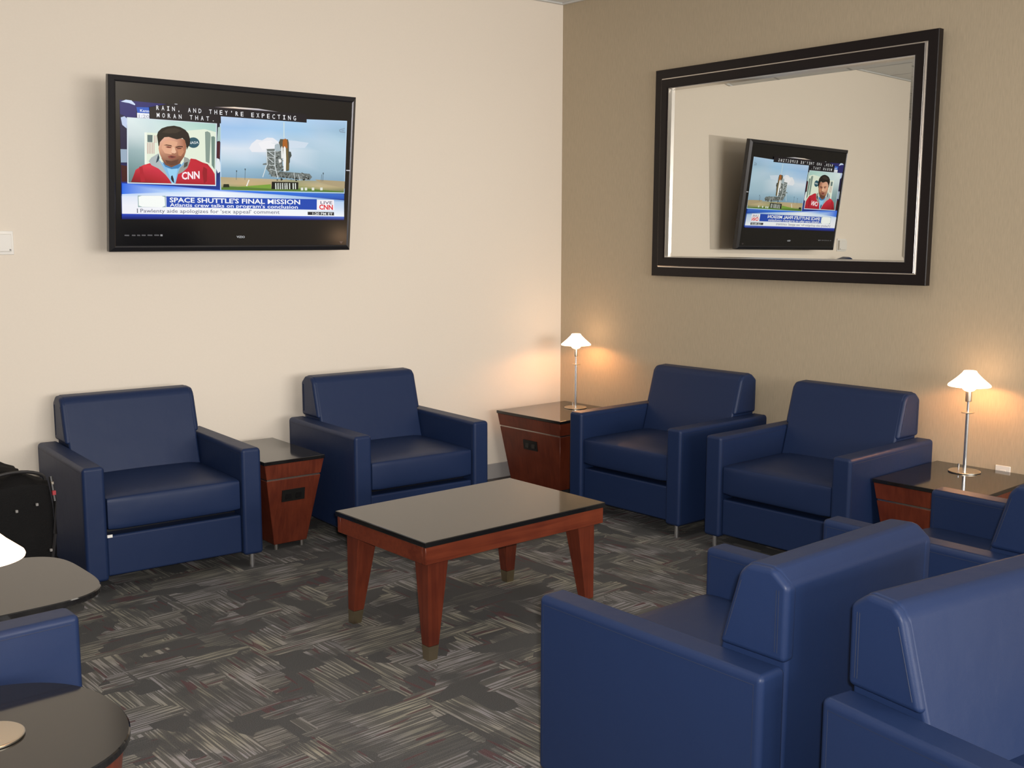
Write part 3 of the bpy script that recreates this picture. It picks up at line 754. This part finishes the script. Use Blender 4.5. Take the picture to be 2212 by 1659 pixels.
# neck and head
S.poly([(740, 1060), (1080, 1060), (1040, 1150), (900, 1212), (800, 1170)], (120, 74, 52), Z4)
face = [(712, 830), (740, 760), (800, 715), (900, 700), (1040, 730), (1130, 760), (1152, 870), (1140, 960), (1110, 1040), (1060, 1110), (990, 1165), (900, 1180), (820, 1150), (760, 1090), (715, 990), (700, 900)]
S.poly(face, (206, 150, 118), Z4, cols=[(214, 160, 130), (226, 174, 150), (236, 184, 160), (226, 170, 144), (196, 132, 100), (160, 100, 72), (158, 98, 70), (164, 104, 76), (150, 92, 66), (120, 74, 54), (96, 60, 44), (92, 58, 44), (110, 70, 52), (150, 96, 72), (204, 146, 114), (214, 156, 126)])
S.poly([(780, 790), (900, 770), (1010, 800), (1000, 850), (960, 880), (980, 960), (900, 1000), (800, 980), (750, 900)], (224, 168, 136), Z4)
S.poly([(1010, 920), (1090, 900), (1110, 960), (1060, 1030), (1020, 1020)], (196, 134, 100), Z4)
S.poly([(780, 848), (830, 838), (905, 850), (925, 872), (900, 868), (830, 856)], (86, 52, 36), Z4)
S.poly([(975, 880), (1030, 862), (1090, 866), (1098, 884), (1030, 882), (985, 896)], (74, 44, 32), Z4)
S.poly([(810, 876), (850, 868), (912, 878), (900, 896), (850, 894)], (120, 56, 46), Z4)
S.poly([(990, 900), (1030, 890), (1080, 898), (1060, 914), (1010, 914)], (112, 54, 44), Z4)
S.poly([(930, 880), (960, 890), (985, 965), (960, 985), (915, 978), (905, 955)], (236, 188, 156), Z4)
S.poly([(905, 975), (930, 985), (965, 990), (950, 998), (915, 992)], (150, 92, 70), Z4)
S.poly([(845, 1030), (900, 1012), (975, 1030), (985, 1046), (920, 1076), (860, 1062)], (150, 78, 68), Z4)
S.poly([(858, 1038), (910, 1032), (972, 1044), (915, 1052)], (60, 26, 24), Z4)
S.poly([(800, 1090), (900, 1110), (1020, 1080), (990, 1150), (900, 1172), (830, 1145)], (98, 62, 48), Z4)
# hair
S.poly([(700, 870), (690, 780), (680, 690), (700, 630), (760, 575), (850, 545), (960, 532), (1060, 555), (1140, 600), (1190, 660), (1212, 740), (1210, 830), (1180, 880), (1155, 930), (1150, 860), (1130, 770), (1090, 735), (1000, 755), (930, 735), (870, 715), (800, 720), (760, 760), (725, 800), (715, 850)], (30, 22, 18), Z4)
S.poly([(760, 640), (860, 580), (980, 570), (1080, 610), (1000, 650), (880, 660)], (52, 42, 34), Z4)
# logo lettering on the jacket
S.text('CNN', (1062, 1408), (1352, 1392), 118, (250, 236, 240), Z4, .03)
S.poly([(888, 1355), (912, 1340), (930, 1400), (938, 1470), (905, 1440), (885, 1400)], (24, 30, 46), Z4)
# divider graphics between the pictures
S.poly([(1672, 560), (1712, 552), (1705, 780), (1650, 790)], (170, 196, 190), Z4)
S.poly([(1648, 800), (1704, 798), (1690, 1060), (1636, 1062)], (72, 22, 36), Z4)
S.poly([(1636, 1062), (1680, 1080), (1696, 1180), (1690, 1280), (1650, 1310), (1622, 1230)], (226, 232, 236), Z4)
# ---- captions
S.poly([(404, 345), (560, 318), (1640, 400), (1692, 410), (1690, 476), (985, 422), (985, 480), (955, 480), (404, 440)], (18, 14, 24), Z1)
def mono(line, x0, x1, y0, y1, h):
    n = len(line)
    S.lay += 1
    for i, chh in enumerate(line):
        if chh == ' ': continue
        u = i/(n-1); cx = x0+(x1-x0)*u; cy = y0+(y1-y0)*u
        if chh == 'I':
            for a, b, c, d in ((-9, 9, 0, 6), (-3, 3, 0, h), (-9, 9, h-6, h)):
                S.poly([(cx+a, cy-c), (cx+b, cy-c), (cx+b, cy-d), (cx+a, cy-d)], (246, 246, 250), Z1, step=False)
            continue
        w = {'I': 17, '.': 7, ',': 8, "'": 6}.get(chh, 22)
        hh_ = h
        S.text(chh, (cx-w/2, cy), (cx+w/2, cy), hh_, (246, 246, 250), Z1, .006, step=False)
mono("RAIN, AND THEY'RE EXPECTING", 470, 1592, 368, 456, 36)
mono("MORAN THAT.", 472, 922, 428, 462, 36)
# ---- lower third
S.strip([(160, 970), (560, 995), (975, 1030), (1985, 1068)], [(158, 1062), (560, 1050), (975, 1048), (1985, 1112)], [(34, 100, 226), (40, 118, 238), (40, 120, 240), (60, 110, 200)], [(40, 110, 230), (190, 220, 250), (236, 244, 252), (30, 80, 180)], Z1)
S.strip([(158, 1060), (560, 1046), (975, 1046), (1500, 1075), (1985, 1120)], [(155, 1080), (560, 1085), (975, 1095), (1500, 1110), (1985, 1135)], [(190, 212, 244), (206, 226, 250), (240, 246, 252), (170, 200, 236), (120, 160, 216)], [(216, 228, 246), (226, 236, 250), (236, 242, 250), (190, 212, 240), (160, 190, 226)], Z1)
S.grid([(155, 1078), (1984, 1132), (1982, 1256), (154, 1222)], [[(222, 230, 246), (240, 244, 250), (214, 226, 244), (180, 206, 236)], [(238, 240, 248), (246, 248, 250), (240, 244, 250), (206, 220, 240)], [(240, 240, 246), (246, 246, 248), (246, 246, 248), (240, 244, 248)]], Z1)
S.strip([(154, 1222), (975, 1238), (1982, 1256)], [(152, 1268), (975, 1274), (1980, 1284)], [(40, 70, 190), (40, 70, 190), (90, 120, 210)], [(10, 16, 80), (10, 20, 90), (16, 26, 110)], Z1)
S.poly([(286, 1072), (514, 1076), (514, 1170), (286, 1168)], (150, 176, 176), Z1)
S.poly([(292, 1082), (320, 1074), (480, 1076), (506, 1086), (508, 1158), (480, 1170), (320, 1166), (292, 1156)], (246, 250, 246), Z1)
S.poly([(520, 1080), (1758, 1110), (1756, 1198), (518, 1168)], (28, 72, 176), Z1)
S.text("SPACE SHUTTLE'S FINAL MISSION", (546, 1128), (1620, 1152), 38, (246, 248, 252), Z1, .022)
S.text("Atlantis crew talks on program's conclusion", (546, 1164), (1600, 1188), 28, (240, 244, 252), Z1, .014)
S.poly([(276, 1180), (283, 1180), (283, 1216), (276, 1216)], (90, 92, 110), Z1)
S.text("Pawlenty aide apologizes for 'sex appeal' comment", (304, 1212), (1448, 1230), 30, (104, 106, 128), Z1, .004)
S.poly([(1760, 1114), (1900, 1117), (1900, 1202), (1758, 1198)], (246, 240, 244), Z1)
S.text('LIVE', (1788, 1150), (1886, 1152), 24, (96, 84, 110), Z1, .012)
S.text('CNN', (1776, 1194), (1890, 1198), 40, (222, 40, 52), Z1, .035)
S.poly([(1680, 1214), (1898, 1218), (1898, 1246), (1680, 1240)], (44, 44, 50), Z1)
S.text('1:20 PM ET', (1720, 1238), (1886, 1243), 19, (226, 228, 226), Z1, .02)
S.build('screen_picture', M['screen'], tv, y0=-.0001, label='lit news picture: reporter in a red jacket beside a launch pad')
S2 = Screen()
S2.text('VIZIO', (1092, 1428), (1160, 1430), 17, (190, 192, 196), Z1, .02)
S2.build('brand_lettering', M['screen'], tv, y0=-.0002, label='small silver brand lettering')  # lettering glows with the screen material, though it is no light source
S3 = Screen()
for a, b in ((172, 210), (232, 262), (275, 300), (312, 345), (360, 400), (416, 455)): S3.poly([(a, 1397), (b, 1398), (b, 1408), (a, 1407)], (96, 94, 96), Z1, step=False)
S3.poly([(466, 1396), (484, 1397), (483, 1411), (465, 1410)], (150, 148, 150), Z1, step=False)
S3.build('printed_icons', M['screen'], tv, y0=-.0002, label='row of small grey marks on the black front')  # these marks emit their grey through the screen material
for nm, pts, cc in (('badge', [(1940, 1462), (1972, 1463), (1956, 1484)], (74, 66, 66)), ('side_mark', [(2012, 868), (2048, 870), (2048, 878), (2012, 876)], (206, 206, 212))):
    q = Screen(); q.poly(pts, cc, Z1); q.build(nm, M['screen'], tv, y0=-.0002)  # badge and side mark glow by the same screen emission

# ---------------------------------------------------------------- wall fittings
t = thing('thermostat', 'small white wall control with a dark dot, at the left edge beside the television', 'thermostat', WA(-3.535, 0, 1.552), math.degrees(WR))
bm = bmesh.new(); add_box(bm, -.073, .073, -.006, 0, -.056, .056, 0, .002, 1); obj('back_plate', bm, M['white'], t)
bm = bmesh.new(); add_box(bm, -.060, .0605, -.024, -.006, -.041, .041, 0, .003, 2); obj('cover', bm, M['white'], t)
bm = bmesh.new(); add_box(bm, .048, .056, -.0255, -.0235, -.037, -.030); obj('indicator', bm, M['grey'], t, smooth=False, label='dark dot')
t = thing('wall_outlet', 'white outlet plate on the taupe wall behind the lamp table', 'outlet', (WX, -2.266, .4415))
bm = bmesh.new(); add_box(bm, -.005, 0, -.036, .036, -.058, .058, 0, .002, 1); pl = obj('cover_plate', bm, M['white'], t)
for z in (-.025, .025):
    bm = bmesh.new(); add_box(bm, -.0065, -.004, -.016, .016, z-.014, z+.014, 0, .002, 1); obj('socket', bm, M['white'], t)

# ---------------------------------------------------------------- black bag left of the first armchair
tb_ = thing('travel_bag', 'bulky black travel bag standing between the round table and the left armchair', 'bag', (-2.95, .17, 0), 0)
def blob(sx, sy, sz, c, bulge=.3, n=14, wob=.012, seed=0):
    bm = bmesh.new(); bmesh.ops.create_cube(bm, size=2)
    bmesh.ops.subdivide_edges(bm, edges=bm.edges[:], cuts=n, use_grid_fill=True)
    for v in bm.verts:
        p = v.co.copy(); q = p.normalized()
        p = p*(1-bulge) + q*1.15*bulge
        nn = noise.noise(Vector((p.x*2+seed, p.y*2, p.z*2)))
        p += q*nn*wob/.2
        v.co = Vector((c[0]+p.x*sx, c[1]+p.y*sy, c[2]+p.z*sz))
    return bm
obj('main_compartment', blob(.165, .10, .31, (-.04, .06, .335), .42, seed=1), M['bag'], tb_, angle=180)
obj('front_pocket', blob(.145, .06, .27, (.055, -.085, .33), .45, seed=5), M['bag'], tb_, angle=180)
bm = bmesh.new(); add_tube(bm, [(.055+.12*math.cos(a)*1.02, -.10, .585+.045*math.sin(a)) for a in [PI*k/14 for k in range(15)]], .007, 8); obj('piping', bm, M['bagtrim'], tb_, label='piped edge of the front pocket')
bm = bmesh.new(); add_tube(bm, [(-.13+.05*math.cos(a), -.02, .63+.045*math.sin(a)) for a in [PI*k/10 for k in range(11)]], .010, 8); obj('carry_handle', bm, M['bagtrim'], tb_)
bm = bmesh.new(); add_tube(bm, [(.19, -.13, .60), (.196, -.15, .50), (.192, -.145, .36), (.17, -.14, .22)], .008, 8); obj('strap', bm, M['bagtrim'], tb_)
for (x, z, mm, nm) in ((.185, .58, 'brushed', 'buckle'), (-.045, .575, 'brushed', 'buckle'), (.12, .50, 'grey', 'zip_pull'), (.04, .485, 'grey', 'zip_pull'), (.165, .30, 'grey', 'zip_pull')):
    bm = bmesh.new(); add_box(bm, x-.005, x+.005, -.168, -.158, z-.007, z+.004, 0, .001, 1); obj(nm, bm, M[mm], tb_)
bm = bmesh.new(); add_box(bm, .182, .196, -.170, -.158, .528, .546, 0, .001, 1); obj('luggage_tag', bm, M['bagred'], tb_, label='tiny red tag')

# ---------------------------------------------------------------- lights
def area(name, loc, rot, sx, sy, power, col, shape='RECTANGLE'):
    l = bpy.data.lights.new(name, 'AREA'); l.shape = shape; l.size = sx
    if shape == 'RECTANGLE': l.size_y = sy
    l.energy = power; l.color = col
    o = bpy.data.objects.new(name, l); o.location = loc; o.rotation_euler = rot; COL.objects.link(o); return o
fl = Vector((math.sin(math.radians(YAW))*math.cos(math.radians(PITCH)), math.cos(math.radians(YAW))*math.cos(math.radians(PITCH)), -math.sin(math.radians(PITCH))))
rt = Vector((math.cos(math.radians(YAW)), -math.sin(math.radians(YAW)), 0)); up = rt.cross(fl)
Mr = Matrix((rt, up, -fl)).transposed()
R2 = Matrix.Rotation(math.radians(ROLL), 3, -fl)
# the little flash beside the lens
fo = area('camera_flash', CAM + rt*.035 + up*.045 - fl*.01, (0, 0, 0), .05, .03, 52, (1, .96, .92))
fo.rotation_euler = Mr.to_euler(); fo.data.spread = math.radians(115)
area('window_daylight', (-1.9, YB+.05, 1.75), (math.radians(90), 0, 0), 5.0, 1.7, 335, (1.0, .96, .91))
for x in (-3.6, -1.0):
    for y in (-7.0, -4.4, -1.8): area('ceiling_light', (x, y, CEIL-.02), (0, 0, 0), 1.2, .6, 9, (1, .92, .80))
for i, (lx, ly) in enumerate(((.691, .427), (.712, -2.163), (-3.600, -2.026))):
    l = bpy.data.lights.new('lamp_bulb', 'POINT'); l.energy = 2.6; l.color = (1, .42, .15); l.shadow_soft_size = .012
    o = bpy.data.objects.new('lamp_bulb', l); o.location = (lx+.0, ly+.0, SH+.40); COL.objects.link(o)
    o.location.z = SH+.440
w = bpy.data.worlds.new('World'); scn.world = w; w.use_nodes = True
w.node_tree.nodes['Background'].inputs[0].default_value = (.85, .93, 1, 1); w.node_tree.nodes['Background'].inputs[1].default_value = .6

# ---------------------------------------------------------------- camera
cd = bpy.data.cameras.new('camera'); cd.sensor_width = 36; cd.lens = F/2212*36; cd.clip_start = .05
co = bpy.data.objects.new('camera', cd); COL.objects.link(co); co.location = CAM
fw = fl; r_ = math.radians(ROLL)
rt2 = rt*math.cos(r_)+up*math.sin(r_); up2 = -rt*math.sin(r_)+up*math.cos(r_)
co.rotation_euler = Matrix((rt2, up2, -fw)).transposed().to_euler()
scn.camera = co
vs = scn.view_settings; vs.view_transform = 'Standard'; vs.look = 'None'; vs.gamma = 1; vs.use_curve_mapping = False; vs.exposure = 0.0
